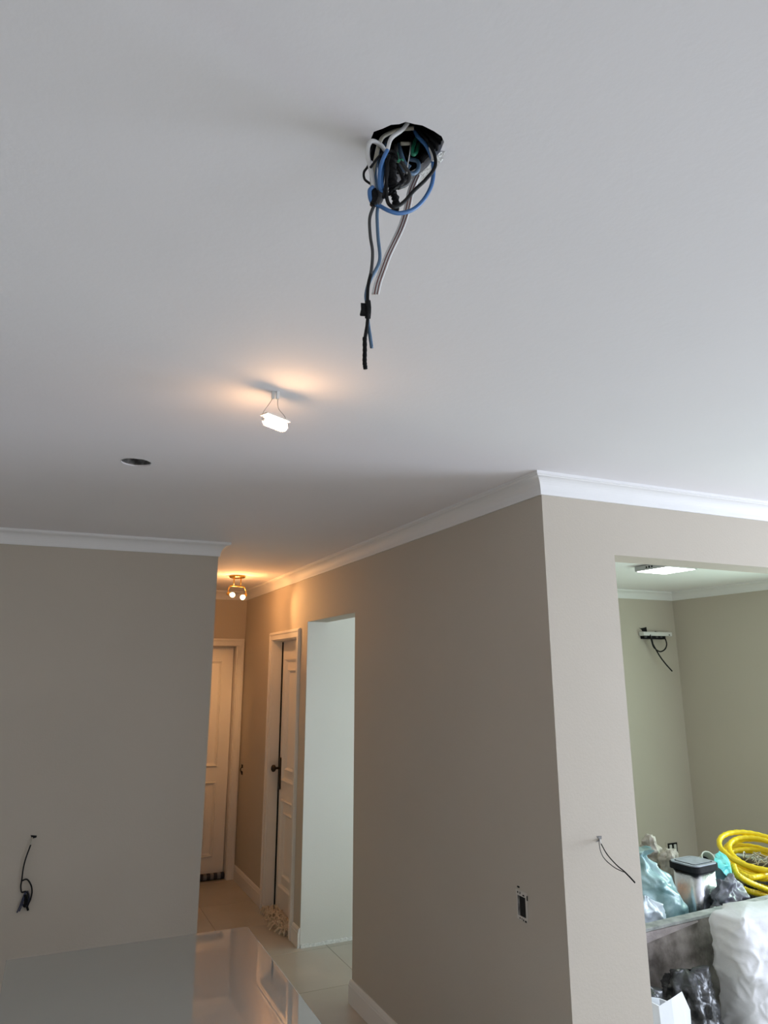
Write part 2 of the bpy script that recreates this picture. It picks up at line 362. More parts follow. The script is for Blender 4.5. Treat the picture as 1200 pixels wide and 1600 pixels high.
# crown mouldings
pr = 0.060
cove = [(0.0, CEIL), (pr, CEIL), (pr, CEIL-0.0115), (pr-0.004, CEIL-0.013), (pr-0.007, CEIL-0.0165)]
for k in range(1, 9):
    t = k/8*math.pi/2
    cove.append((0.010 + (pr-0.017)*(1-math.sin(t)), CEIL-0.0165-0.0535*(1-math.cos(t))))
cove += [(0.0085, CEIL-0.0785), (0.0, CEIL-0.0785)]
living = [(WX, WY), (LX, WY), (LX, FY), (HX, FY), (HX, EY), (HLX, EY), (HLX, left_y(HLX)), (WX, left_y(WX))]
kitchen = [(HX+TH, FY+TH), (KX, FY+TH), (KX, KY), (3.40, KY), (3.40, PY1), (HX+TH, PY1)]
kk = 1
for loop in (living, kitchen):
    for bm in sweep_run(loop, cove, True):
        struct(link('trim_%d' % kk, bm, 'crown')); kk += 1
# baseboards
bprof = [(0, 0), (0.015, 0), (0.015, 0.088), (0.0125, 0.091), (0.0125, 0.096), (0.0105, 0.106), (0.006, 0.115), (0, 0.115)]
runs = {'hall_right': [(OX0, FY+0.02), (OX0, FY), (HX, FY), (HX, PY0), (HX+0.02, PY0)][0:5], 'hall_far': [(HX, PY1-0.0001), (HX, DY0-0.064)], 'hall_deep': [(HX, DY1+0.066), (HX, EY)],
        'hall_left': [(HLX, EY), (HLX, left_y(HLX)), (WX, left_y(WX)), (WX, WY)], 'kitchen': [(KX, FY+TH), (KX, KY), (3.40, KY)], 'right': [(LX, WY), (LX, LW[0])]}
for nm, pts in runs.items():
    for bm in sweep_run(pts, bprof, False): struct(link('baseboard_'+nm, bm, 'trimwhite'))

# ------------------------------------------------------------------ doors
def frame_ring(bm, x0, x1, z0, z1, prof):
    """picture-frame moulding in the local xz plane, standing out towards -y; prof = (inset, height)"""
    rings = []
    for ins, h in prof:
        rings.append([bm.verts.new((x, -h, z)) for x, z in ((x0+ins, z0+ins), (x1-ins, z0+ins), (x1-ins, z1-ins), (x0+ins, z1-ins))])
    for a, b in zip(rings, rings[1:]):
        for k in range(4): bm.faces.new((a[k], a[(k+1) % 4], b[(k+1) % 4], b[k]))
    return bm
def make_door(name, loc, rz, width, height, recess, hands, flip, label, gap=0.008):
    e = struct(empty(name, loc, rz), label)
    cw = 0.062
    for nm, (a0, a1, c0, c1) in {'l': (-cw, 0, 0, height), 'r': (width, width+cw, 0, height), 't': (-cw, width+cw, height, height+cw)}.items():
        bm = BM(); box(bm, a0, a1, -0.016, 0.002, c0, c1, 0.003)
        if nm == 't': box(bm, a0+0.004, a1-0.004, -0.022, -0.01, c1-0.022, c1-0.005, 0.003)
        elif nm == 'l': box(bm, a0+0.005, a0+0.022, -0.022, -0.01, c0+0.001, c1+cw-0.012, 0.003)
        else: box(bm, a1-0.022, a1-0.005, -0.022, -0.01, c0+0.001, c1+cw-0.012, 0.003)
        link('door_casing', bm, 'door', e)
    bm = BM(); box(bm, -0.002, 0.006, 0.0, 0.15, 0, height); box(bm, width-0.006, width+0.002, 0.0, 0.15, 0, height); box(bm, 0.006, width-0.006, 0.0, 0.15, height-0.006, height+0.002)
    link('door_jamb', bm, 'door', e)
    bm = BM(); box(bm, 0.019, width-0.012, recess, recess+0.035, gap, height-0.009, 0.002)
    leaf = link('door_leaf', bm, 'door', e)
    bm = BM(); box(bm, .0055, .0085, recess-.009, recess+.002, .002, height-.012); link('rebate_shadow', bm, 'black', e)  # thin black strip painting in the rebate shadow beside the leaf
    mp = [(0, 0), (0, 0.014), (0.006, 0.019), (0.013, 0.016), (0.017, 0.007), (0.024, 0.004), (0.026, 0.0)]
    for z0, z1 in ((0.18, 0.79), (0.92, 1.84)):
        for ins in (0.0, 0.085):
            bm = BM(); frame_ring(bm, 0.116+ins, width-0.116-ins, z0+ins, z1-ins, mp)
            for v in bm.verts: v.co.y += recess
            link('panel_moulding', bm, 'door', leaf)
        bm = BM(); box(bm, 0.116+0.111, width-0.116-0.111, recess-0.004, recess+0.001, z0+0.111, z1-0.111, 0.0015); link('raised_panel', bm, 'door', leaf)
    if hands:
        h = bpy.data.objects.new('door_handle', None); COL.objects.link(h); h.parent = e
        hx = 0.048 if not flip else width-0.033
        bm = BM(); box(bm, hx-0.018, hx+0.018, recess-0.012, recess+0.0, 0.865, 1.065, 0.003)
        link('backplate', bm, 'bronze', h)
        for z in (0.865, 1.065):
            bm = BM(); lathe(bm, [(0.018, 0.0), (0.018, 0.011), (0.014, 0.0118)], 16, (hx, recess, z), Matrix.Rotation(math.radians(90), 3, 'X')); link('backplate_end', bm, 'bronze', h, True)
        bm = BM(); lathe(bm, [(0.011, 0.0), (0.009, 0.012), (0.008, 0.03), (0.012, 0.036), (0.023, 0.042), (0.027, 0.052), (0.025, 0.063), (0.014, 0.070), (0.004, 0.072)], 20, (hx, recess-0.006, 1.005), Matrix.Rotation(math.radians(90), 3, 'X'))
        link('knob', bm, 'bronze', h, True)
    return e
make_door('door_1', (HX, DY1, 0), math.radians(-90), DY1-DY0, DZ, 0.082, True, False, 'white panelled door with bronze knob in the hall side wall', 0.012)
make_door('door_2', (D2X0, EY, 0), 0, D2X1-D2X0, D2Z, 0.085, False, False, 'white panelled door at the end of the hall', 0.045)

# ------------------------------------------------------------------ dining table
t = empty('dining_table', (0.405, 2.33, 0), -0.015)
tag(t, 'large table with pale glossy glass top in the left foreground', 'table')
TX0, TX1, TY0, TY1, TZ = -0.425, 0.425, -0.82, 0.82, 0.76
bm = BM(); box(bm, TX0, TX1, TY0, TY1, TZ-0.012, TZ, 0.002); link('glass_top', bm, 'glass_top', t)
bm = BM(); box(bm, TX0+0.06, TX1-0.06, TY0+0.06, TY0+0.085, TZ-0.09, TZ-0.012); box(bm, TX0+0.06, TX1-0.06, TY1-0.085, TY1-0.06, TZ-0.09, TZ-0.012)
box(bm, TX0+0.06, TX0+0.085, TY0+0.085, TY1-0.085, TZ-0.09, TZ-0.012); box(bm, TX1-0.085, TX1-0.06, TY0+0.085, TY1-0.085, TZ-0.09, TZ-0.012)
link('apron', bm, 'table_frame', t)
for sx in (-1, 1):
    for sy in (-1, 1):
        bm = BM(); x = sx*0.335; y = sy*0.73
        lo = prism(bm, [(x-0.025, y-0.025), (x+0.025, y-0.025), (x+0.025, y+0.025), (x-0.025, y+0.025)], 0.0, TZ-0.012)
        for v in bm.verts:
            if v.co.z < 0.1: v.co.x = x+(v.co.x-x)*0.7; v.co.y = y+(v.co.y-y)*0.7
        link('leg', bm, 'table_frame', t)

# ------------------------------------------------------------------ ceiling junction box and its wires
jb = empty('junction_box', (hc.x, hc.y, CEIL)); tag(jb, 'black junction box sunk in the torn ceiling hole', 'junction box')
bm = BM(); n = len(hole1)
a = [bm.verts.new((v-hc) + Vector((0, 0, 0.0135)) + (v-hc)*0.02) for v in hole1]
b = [bm.verts.new((v-hc)*1.08 + Vector((0, 0, 0.10))) for v in hole1]
for k in range(n): bm.faces.new((a[k], a[(k+1) % n], b[(k+1) % n], b[k]))
bm.faces.new(b); link('box_shell', bm, 'black', jb)
bm = BM()      # ridged conduit stub entering from the right
pts = [(0.030, -0.052, 0.030), (0.045, -0.030, 0.022), (0.040, -0.008, 0.020)]
tube(bm, pts, 0.012, 12, 14, lambda i, m: 0.0125 if i % 4 < 2 else 0.0098); link('conduit_stub', bm, 'black', jb)
bm = BM(); pts = [(-0.04, -0.045, 0.045), (-0.01, -0.05, 0.03), (0.025, -0.045, 0.035)]
tube(bm, pts, 0.010, 12, 14, lambda i, m: 0.0105 if i % 4 < 2 else 0.0085); link('conduit_stub', bm, 'black', jb)

wb = empty('wire_bundle', (hc.x, hc.y, CEIL)); tag(wb, 'tangle of coloured electrical wires hanging from the ceiling hole', 'wires')
OFF = Vector((hc.x, hc.y, CEIL))
def c1(pts, Y):    # crop coordinates over the ceiling tangle -> points at depth Y
    out = []
    for p in pts:
        yy = Y + (p[2] if len(p) > 2 else 0)
        out.append(on_y(520+p[0]/5.4545, 170+p[1]/5.4545, yy) - OFF)
    return out
def c2(pts, Y): return [on_y(520+p[0]/5.715, 320+p[1]/5.715, Y + (p[2] if len(p) > 2 else 0)) - OFF for p in pts]
def wire(pts, mat, r, name='wire', parent=None, n=8, rfun=None):
    bm = BM(); tube(bm, pts, r, n, 7, rfun); return link(name, bm, mat, parent or wb, True)
wire(c1([(445, 355, .0), (410, 310, -.006), (340, 275, -.01), (305, 310, -.008), (298, 400, -.002), (325, 520, 0), (343, 640, 0), (350, 740, 0)], .825), 'whitewire', .0033)
wire(c1([(640, 120, -.02), (590, 180, -.015), (500, 250, -.012), (465, 350, -.01)], .815), 'whitewire', .0031)
wire(c1([(467, 345, -.01), (420, 450, -.006), (398, 550, -.004), (405, 680, 0), (450, 700, .004)], .815), 'bluewire', .0029)
wire(c1([(690, 165, -.01), (560, 180, 0), (440, 230, .004), (400, 290, .006), (375, 380, .008), (340, 560, .008), (335, 700, .006)], .82), 'dustwire', .0030)
wire(c1([(470, 215, .01), (395, 300, .01), (368, 420, .008), (360, 560, .004), (375, 700, 0)], .825), 'slatewire', .0030)
wire(c1([(430, 420, .008), (425, 520, .004), (415, 620, 0), (440, 760, 0)], .825), 'bluewire', .0028)
wire(c1([(690, 165, .005), (725, 235, -.005), (800, 320, -.012), (848, 430, -.014), (858, 540, -.012), (838, 660, -.006), (770, 780, 0), (680, 860, .004), (570, 890, .006), (480, 870, .006), (395, 825, .006), (330, 790, .006), (314, 700, .004), (345, 665, .002)], .82), 'bluewire', .0031)
wire(c1([(705, 165, .008), (800, 265, -.006), (868, 400, -.012), (866, 505, -.012), (785, 610, -.006), (690, 700, -.002), (610, 790, 0), (540, 835, 0), (490, 825, 0), (462, 770, 0), (455, 650, 0), (462, 480, 0), (480, 400, .005)], .81), 'blackwire', .0027)
wire(c1([(830, 330, -.004), (850, 400, -.006), (852, 440, -.006)], .807), 'whitewire', .0028)
wire(c1([(292, 400), (303, 480), (266, 540), (272, 600), (320, 640)], .83), 'blackwire', .0018)
wire(c1([(322, 500), (400, 400), (480, 360), (540, 385), (552, 430)], .812), 'blackwire', .0018)
wire(c1([(722, 230, .01), (685, 320), (678, 380), (705, 380), (735, 300, .01)], .835), 'greenwire', .0030)
wire(c1([(540, 380), (548, 430), (565, 445), (592, 440)], .832), 'greenwire', .0032)
wire(c1([(562, 300, .01), (585, 390), (612, 460), (660, 500)], .838), 'slatewire', .0031)
wire(c1([(540, 315, .01), (545, 400), (600, 480, -.004), (650, 560, -.004), (635, 635, -.002), (560, 672)], .835), 'greywire', .0033)
wire(c1([(660, 430, .01), (725, 450), (728, 510), (690, 552), (620, 535), (565, 480, .004)], .845), 'slatewire', .0033)
wire(c1([(580, 298), (650, 296)], .83), 'dustwire', .0028)
wire(c1([(665, 285, .01), (655, 380), (640, 470), (630, 560)], .83), 'whitewire', .0009)
wire(c1([(545, 480), (585, 560), (598, 620), (560, 655)], .828), 'blackwire', .0032)
wire(c1([(640, 545), (610, 600), (560, 650)], .832), 'blackwire', .0030)
wire(c1([(455, 420), (470, 520), (450, 640), (430, 760)], .812), 'blackwire', .0022)
wire(c1([(350, 250, .01), (345, 330, .008), (318, 430, .006), (325, 560, .004), (332, 680, .002)], .832), 'blackwire', .0022)
wire(c1([(440, 300, .012), (385, 400, .01), (400, 520, .006), (390, 640, .004), (352, 640, 0)], .832), 'slatewire', .0030)
wire(c1([(480, 300, .012), (445, 420, .008), (430, 540, .004), (420, 660, .002)], .83), 'blackwire', .0026)
wire(c1([(780, 300, .01), (700, 420, .012), (640, 400, .015), (600, 340, .02)], .845), 'blackwire', .0030)
wire(c1([(610, 155, .01), (560, 215), (470, 250), (420, 330), (415, 500)], .833), 'blackwire', .0028)
wire(c1([(740, 165, .02), (830, 240, .0), (880, 300, -.004), (890, 360, .0)], .80), 'blackwire', .0028)
wire(c1([(760, 440, .012), (790, 400), (830, 380, .0), (860, 350, .01)], .83), 'blackwire', .0040)
# two long tails
wire(c2([(385, -60, .002), (370, 0), (330, 120), (335, 280), (355, 420), (345, 580), (315, 720), (310, 850), (315, 950), (305, 1080), (287, 1200), (281, 1400), (290, 1465)], .83), 'greywire', .0024)
wire(c2([(420, -50, .002), (405, 0), (395, 100), (405, 300), (420, 450), (405, 540), (330, 680, .003), (297, 800, .004), (305, 900, .003), (315, 1050, .002), (332, 1170), (348, 1278)], .83), 'slatewire', .0026)
wire(c2([(340, 620, -.002), (316, 730, -.002), (310, 860, -.002), (316, 960, -.002), (303, 1100, -.002), (288, 1195, -.002)], .829), 'blackwire', .0025)
# tape
wire(c1([(505, 375), (497, 470), (500, 570), (512, 660), (530, 690)], .822), 'tape', .0078, 'tape_wrap', None, 10, lambda i, m: .0078 + .0012*math.sin(i*1.7))
wire(c1([(540, 650), (570, 665)], .824), 'tape', .0050, 'tape_wrap', None, 10)
wire(c1([(480, 705), (520, 730), (538, 790), (532, 855)], .824), 'tape', .0058, 'tape_wrap', None, 10, lambda i, m: .0052 + .001*math.sin(i*1.3))
wire(c1([(345, 690), (350, 760), (345, 820)], .826), 'tape', .0052, 'tape_wrap', None, 10)
wire(c1([(395, 690), (405, 760), (370, 815)], .826), 'greywire', .0050, 'tape_wrap', None, 10)
wire(c2([(285, 1185), (286, 1300), (284, 1400), (291, 1465)], .829), 'tape', .0031, 'tape_wrap', None, 8, lambda i, m: .0031+.0003*math.sin(i*2.1))
wire(c2([(312, 860), (318, 930), (312, 1010)], .829), 'tape', .0042, 'tape_wrap', None, 8)
bm = BM(); P = c2([(252, 876), (322, 880), (326, 995), (250, 990), (243, 980), (254, 930)], .8285); Q = [p+Vector((0, .0012, 0)) for p in P]
A = [bm.verts.new(p) for p in P]; B = [bm.verts.new(p) for p in Q]; bm.faces.new(A); bm.faces.new(B[::-1])
for k in range(6): bm.faces.new((A[k], A[(k+1) % 6], B[(k+1) % 6], B[k]))
link('tape_flag', bm, 'tape', wb)
# flat white twin lead with two dark lines
lead = c1([(800, 440, .02), (745, 505, .012), (700, 580, .006), (650, 700), (620, 840), (585, 960), (545, 1060)], .86) + c2([(490, 420), (460, 490), (420, 600), (385, 700), (362, 800)], .86)
perp = RIGHT
for d, f, m_, r_ in ((-.0005, 0, 'whitewire', .0021), (.0035, 0, 'whitewire', .0021), (.0066, 0, 'whitewire', .0019), (.0014, .0016, 'redwire', .0009), (.0056, .0016, 'redwire', .0009)):
    wire([p + perp*d - FWD*f for p in lead], m_, r_, 'lead_strand')

# ------------------------------------------------------------------ lamps
# double ended tube lamp on two bare wires
lc = Vector((0.505, 1.82, CEIL)); lp = empty('hanging_tube_lamp', lc)
tag(lp, 'short glowing tube lamp hung from the ceiling by two bare wires', 'lamp')
A = on_z(413.5, 655.5, 2.381)-lc; B = on_z(446, 668, 2.377)-lc; ax = (B-A).normalized()
bm = BM(); L = (B-A).length
tube(bm, [A+ax*0.002, A+ax*0.006, A+ax*0.010, B-ax*0.010, B-ax*0.006, B-ax*0.002], .0145, 18, 1, lambda i, m: (.0115, .0140, .0150, .0150, .0140, .0115)[i])
link('lamp_tube', bm, 'tube_glow', lp, True)
for p, s in ((A, -1), (B, 1)):
    bm = BM(); tube(bm, [p-ax*s*0.004, p+ax*s*0.003, p+ax*s*0.008], .008, 16, 1, lambda i, m: (.0060, .0055, .0035)[i]); link('end_cap', bm, 'porcelain', lp, True)
bm = BM(); sd = ax.cross(Vector((0, 0, 1))).normalized(); un = sd.cross(ax).normalized()
V = [bm.verts.new(q + sd*a_ + un*b_) for q in (A-ax*.004, B+ax*.004) for a_, b_ in ((-.0150, .0135), (-.0150, .0175), (.0150, .0175), (.0150, .0135))]
for f in ((0, 1, 2, 3), (7, 6, 5, 4), (0, 4, 5, 1), (1, 5, 6, 2), (2, 6, 7, 3), (3, 7, 4, 0)): bm.faces.new([V[i] for i in f])
link('heat_sink', bm, 'porcelain', lp)
wl = [on_z(427, 612, CEIL)-lc, on_z(427, 620, 2.462)-lc, on_y(420, 632, 1.815)-lc, on_y(411, 645, 1.81)-lc, A+ax*-0.004+Vector((0, 0, .002)), A-ax*0.004]
wr = [on_z(434, 612, CEIL)-lc, on_z(434, 622, 2.460)-lc, on_y(435, 638, 1.822)-lc, on_y(445, 651, 1.83)-lc, B+ax*0.004+Vector((0, 0, .006)), B+ax*0.004]
for pts in (wl, wr):
    bm = BM(); tube(bm, pts, .0008, 6, 6); link('bare_wire', bm, 'copper', lp, True)
    bm = BM(); c = pts[0]; box(bm, c.x-.004, c.x+.004, c.y-.004, c.y+.004, c.z-.022, c.z+.001, .0012); link('wire_connector', bm, 'plastic_white', lp)
# brass double spot in the hall
hl = Vector((1.336, 5.73, CEIL)); hs = empty('brass_spot_lamp', hl)
tag(hs, 'brass ceiling spot lamp with two lit bulbs in the hall', 'lamp')
bm = BM(); lathe(bm, [(.062, 0.0), (.066, -.006), (.063, -.014), (.050, -.020), (.02, -.024)], 32); link('canopy', bm, 'brass', hs, True)
for dx in (-.025, .03):
    bm = BM(); tube(bm, [(dx, 0, -.02), (dx, 0, -.075)], .0045, 10, 1); link('stem', bm, 'brass', hs, True)
bm = BM(); tube(bm, [(-.05, .012, -.080), (0, 0, -.083), (.056, -.012, -.088)], .0060, 10, 4); link('crossbar', bm, 'brass', hs, True)
for sx, a0, b0 in ((-1, Vector((-.05, .012, -.08)), Vector((-.035, -.02, -.155))), (1, Vector((.056, -.012, -.088)), Vector((.025, -.05, -.185)))):
    bm = BM(); tube(bm, [a0, a0+Vector((sx*.014, 0, -.03)), a0+Vector((sx*.012, -.004, -.062))], .0045, 10, 4); link('arm', bm, 'brass', hs, True)
    e0 = a0+Vector((sx*.012, -.004, -.064)); d = (b0-e0).normalized(); mt = d.to_track_quat('Z', 'Y').to_matrix()
    hd = bpy.data.objects.new('lamp_head', None); COL.objects.link(hd); hd.parent = hs
    bm = BM(); lathe(bm, [(.010, -.012), (.013, -.006), (.013, .012), (.010, .018)], 18, e0, mt); link('lamp_holder', bm, 'brass', hd, True)
    bm = BM(); lathe(bm, [(.006, .016), (.012, .022), (.017, .030), (.019, .040), (.017, .049), (.010, .056), (.003, .058)], 18, e0, mt); link('bulb', bm, 'bulb_glow', hd, True)
for k, (sx, a0, b0) in enumerate(((-1, Vector((-.05, .012, -.08)), Vector((-.035, -.02, -.155))), (1, Vector((.056, -.012, -.088)), Vector((.025, -.05, -.185))))):
    e0 = a0+Vector((sx*.012, -.004, -.064)); d = (b0-e0).normalized()
    pt = bpy.data.lights.new('bulb_light', 'POINT'); pt.energy = 18; pt.color = (1.0, .45, .15); pt.shadow_soft_size = .0215
    po = bpy.data.objects.new('bulb_light', pt); COL.objects.link(po); po.location = hl+e0+d*.040
spot = bpy.data.lights.new('spot_beam', 'SPOT'); spot.energy = 13; spot.color = (1.0, .52, .2); spot.spot_size = math.radians(70); spot.spot_blend = 0.9; spot.shadow_soft_size = .015
so = bpy.data.objects.new('spot_beam', spot); COL.objects.link(so)
so.location = hl+Vector((.045, -.06, -.215)); tgt = Vector((HX, 5.14, 2.16)); so.rotation_euler = (tgt-so.location).to_track_quat('-Z', 'Y').to_euler(); 
spot2 = bpy.data.lights.new('spot_beam_door', 'SPOT'); spot2.energy = 33; spot2.color = (1.0, .52, .2); spot2.spot_size = math.radians(56); spot2.spot_blend = 1.0; spot2.shadow_soft_size = .015
so2 = bpy.data.objects.new('spot_beam_door', spot2); COL.objects.link(so2)
so2.location = hl+Vector((-.02, .02, -.20)); so2.rotation_euler = (Vector((1.22, EY, 1.45))-so2.location).to_track_quat('-Z', 'Y').to_euler()
# LED panel in the kitchen
pc = Vector((4.02, 3.905, CEIL)); pl = empty('led_panel_light', pc, math.radians(2)); tag(pl, 'square lit LED panel light on the kitchen ceiling', 'lamp')
bm = BM(); box(bm, -.150, .150, -.150, .150, -.040, -.004, .003); link('panel_housing', bm, 'panel_frame', pl)
bm = BM(); box(bm, -.138, .138, -.138, .138, -.0425, -.0395, .001); link('diffuser', bm, 'panel_glow', pl)
for k in range(3):
    bm = BM(); box(bm, -.1515, -.1495, .0-.02+k*.025, .012-.02+k*.025, -.028, -.014); link('vent_slot', bm, 'black', pl)
bm = BM(); box(bm, -.08, .08, -.08, .08, -.005, .0); link('mounting_plate', bm, 'black', pl)

# ------------------------------------------------------------------ wall wires and outlets
lw = Vector((0.052, left_y(0.052), 0.94)); e = empty('wall_wire_coil', lw); tag(e, 'dark wires with a knotted loop hanging from the left wall', 'wires')
def cl(pts, dy): return [on_y(p[0]/10, 1280+p[1]/10, lw.y-dy-(p[2] if len(p) > 2 else 0))-lw for p in pts]
bm = BM(); P = cl([(478, 250), (575, 255), (572, 285), (520, 300), (490, 290)], 0.0012); Q = [p+Vector((0, .0014, 0)) for p in P]
A_ = [bm.verts.new(p) for p in P]; B_ = [bm.verts.new(p) for p in Q]; bm.faces.new(A_)
for k in range(5): bm.faces.new((A_[k], A_[(k+1) % 5], B_[(k+1) % 5], B_[k]))
link('wall_slot', bm, 'cavity', e)
for pts, m_, r_ in (([(505, 285), (490, 340, .015), (478, 410, .02)], 'dustwire', .0030), ([(480, 400, .02), (410, 590, .025), (365, 760, .02), (340, 950, .015), (325, 1050, .012), (340, 1140, .012), (400, 1130, .015), (440, 1180, .015), (420, 1340, .015)], 'blackwire', .0034),
                    ([(345, 960, .015), (420, 940, .02), (480, 1020, .022), (500, 1120, .02), (480, 1240, .015), (430, 1360, .015), (435, 1420, .015)], 'blackwire', .0036),
                    ([(400, 1120, .012), (350, 1250, .014), (310, 1360, .014), (265, 1460, .012)], 'navywire', .0032), ([(410, 1130, .016), (375, 1240, .018), (335, 1360, .018), (300, 1440, .014)], 'navywire', .0030),
                    ([(430, 1120, .010), (455, 1200, .012), (445, 1300, .012), (390, 1370, .012), (350, 1330, .012)], 'navywire', .0034)):
    bm = BM(); tube(bm, cl(pts, .004), r_, 8, 6); link('wire', bm, m_, e, True)
bm = BM(); tube(bm, cl([(395, 1180, .014), (400, 1270, .015), (385, 1370, .014)], .006), .0065, 10, 4); link('tape_wrap', bm, 'tape', e, True)
bm = BM(); tube(bm, cl([(420, 1365, .014), (440, 1425, .014)], .006), .0050, 8, 1); link('tape_wrap', bm, 'tape', e, True)

fw = Vector((1.875, FY, 1.156)); e = empty('wall_wire_pair', fw); tag(e, 'two thin black wires sticking out of the pale wall beside the opening', 'wires')
def cf(pts): return [on_y(780+p[0]/5.4545, 1280+p[1]/5.4545, FY-p[2])-fw for p in pts]
bm = BM(); P = cf([(828, 145, .0010), (872, 142, .0010), (874, 165, .0010), (850, 190, .001), (825, 196, .0010), (850, 170, .001)]); Q = [p+Vector((0, .0014, 0)) for p in P]
A_ = [bm.verts.new(p) for p in P]; B_ = [bm.verts.new(p) for p in Q]; bm.faces.new(A_)
for k in range(6): bm.faces.new((A_[k], A_[(k+1) % 6], B_[(k+1) % 6], B_[k]))
link('wall_slot', bm, 'greyplaster', e)
for pts, m_, r_ in (([(858, 168, .002), (864, 195, .03), (872, 220, .05)], 'whitewire', .0019), ([(870, 212, .05), (920, 300, .12), (1000, 390, .19), (1060, 440, .23), (1110, 490, .26), (1155, 540, .28)], 'blackwire', .0019),
                    ([(852, 178, .002), (852, 205, .03), (865, 275, .07), (900, 340, .12), (980, 410, .18), (1060, 450, .23)], 'greywire', .0015)):
    bm = BM(); tube(bm, cf(pts), r_, 8, 6); link('wire', bm, m_, e, True)
bm = BM(); tube(bm, cf([(1062, 442, .231), (1110, 490, .26), (1157, 541, .282)]), .0024, 8, 4); link('tape_wrap', bm, 'tape', e, True)

# open outlet box in the hall wall near the corner
ob = Vector((HX, 2.515, 0.885)); e = empty('outlet_box', ob); tag(e, 'open empty outlet box in the hall wall near the corner', 'outlet')
bm = BM()   # chipped frame
for y0, y1, z0, z1 in ((-.034, .036, .034, .052), (-.034, .034, -.046, -.033), (-.036, -.024, -.033, .034), (.026, .032, -.033, .034)):
    box(bm, -.0022, .0, y0, y1, z0, z1, .0006)
link('box_frame', bm, 'boxframe', e)
bm = BM(); box(bm, -.0008, .0, -.024, .026, -.033, .034); link('box_cavity', bm, 'cavity', e)
bm = BM(); box(bm, -.0016, .0, .014, .026, -.033, .034); link('box_side', bm, 'greyplaster', e)
for y, z, s, hh in ((.018, .062, .006, .0025), (.022, .044, .003, .003), (.008, .044, .002, .004), (-.014, .040, .005, .0025), (.014, -.041, .003, .002), (.002, -.041, .002, .002), (-.008, -.043, .003, .003), (-.022, -.044, .005, .003), (-.036, .036, .0015, .008)):
    bm = BM(); box(bm, -.0032, .0, y-s, y+s, z-hh, z+hh, .0005); link('chip_mark', bm, 'cavity', e)
# dark switch hole deep in the hall
sh = on_x(378.5, 1202, HX); e = empty('switch_box', sh); tag(e, 'small dark open switch hole in the hall wall by the far door', 'switch')
for nm, z0, z1, m_ in (('slot', .012, .04, 'cavity'), ('slot', -.045, -.015, 'cavity')):
    bm = BM(); box(bm, -.002, .0, -.028, .028, z0, z1, .0006); link(nm, bm, m_, e)
bm = BM(); box(bm, -.0015, .0, -.034, .034, -.055, .05, .0006); link('switch_frame', bm, 'paint', e)
bm = BM(); tube(bm, [(0, .01, .02), (-.015, .0, .0), (-.008, -.01, -.03)], .004, 8, 5); link('wire', bm, 'blackwire', e, True)
# kitchen outlet
ko = on_y(1050.5, 1325, KY); e = empty('double_outlet', ko); tag(e, 'double wall outlet low on the kitchen back wall', 'outlet')
bm = BM(); box(bm, -.075, .075, -.004, 0, -.055, .055, .002); link('outlet_plate', bm, 'paint', e)
bm = BM(); box(bm, -.055, .055, -.006, -.003, -.045, .042); link('outlet_cavity', bm, 'black', e)
for dx in (-.026, .026):
    bm = BM(); box(bm, dx-.013, dx+.013, -.014, -.005, -.035, .03, .004); link('socket_module', bm, 'plastic_white', e)
# conduit bracket with loose cable on the kitchen back wall
kb = on_y(1026, 993, KY); e = empty('wall_bracket', kb); tag(e, 'white wall bracket with a looped black cable high on the kitchen wall', 'bracket')
def ck(pts, d): return [on_y(985+p[0]/15, 965+p[1]/15, KY-d-(p[2] if len(p) > 2 else 0))-kb for p in pts]
a_, b_ = ck([(270, 372), (930, 398)], .05)
bm = BM(); box(bm, a_.x, b_.x, -.075, -.012, (a_.z+b_.z)/2-.018, (a_.z+b_.z)/2+.018, .004); link('bracket_bar', bm, 'plastic_white', e)
a2, b2 = ck([(285, 435), (770, 480)], .03)
bm = BM(); box(bm, a2.x, b2.x, -.06, -.001, min(a2.z, b2.z)-.012, max(a2.z, b2.z)+.008, .003); link('bracket_slot', bm, 'black', e)
for px in (300, 420, 560, 660):
    c = ck([(px, 450)], .03)[0]; bm = BM(); box(bm, c.x-.012, c.x+.012, -.066, -.055, c.z-.01, c.z+.008, .002); link('bracket_clip', bm, 'greywire', e)
bm = BM(); P = ck([(200, 235), (240, 250), (325, 235), (375, 220), (392, 335), (280, 320), (262, 285)], .002); Q = [p+Vector((0, .0018, 0)) for p in P]
A_ = [bm.verts.new(p) for p in P]; B_ = [bm.verts.new(p) for p in Q]; bm.faces.new(A_)
for k in range(7): bm.faces.new((A_[k], A_[(k+1) % 7], B_[(k+1) % 7], B_[k]))
link('wall_hole', bm, 'cavity', e)
bm = BM(); c0, c1_ = ck([(575, 325), (650, 345)], .004); tube(bm, [c0, c1_], .004, 8, 1); link('screw', bm, 'black', e)
bm = BM(); c = ck([(905, 395)], .08)[0]; tube(bm, [c, c+Vector((.004, -.004, -.01))], .004, 8, 1); link('screw', bm, 'black', e)
for pts, m_, r_ in (([(515, 350), (465, 400, .02), (475, 470, .03), (500, 560, .03), (545, 690, .03), (640, 775, .03), (720, 795, .03), (810, 740, .03), (850, 630, .03), (820, 510, .025), (770, 440)], 'blackwire', .0060),
                    ([(500, 500, .03), (530, 620, .03), (600, 750, .035), (700, 920, .05), (830, 1090, .06), (980, 1258, .07)], 'blackwire', .0062)):
    bm = BM(); tube(bm, ck(pts, .05), r_, 8, 6); link('cable', bm, m_, e, True)

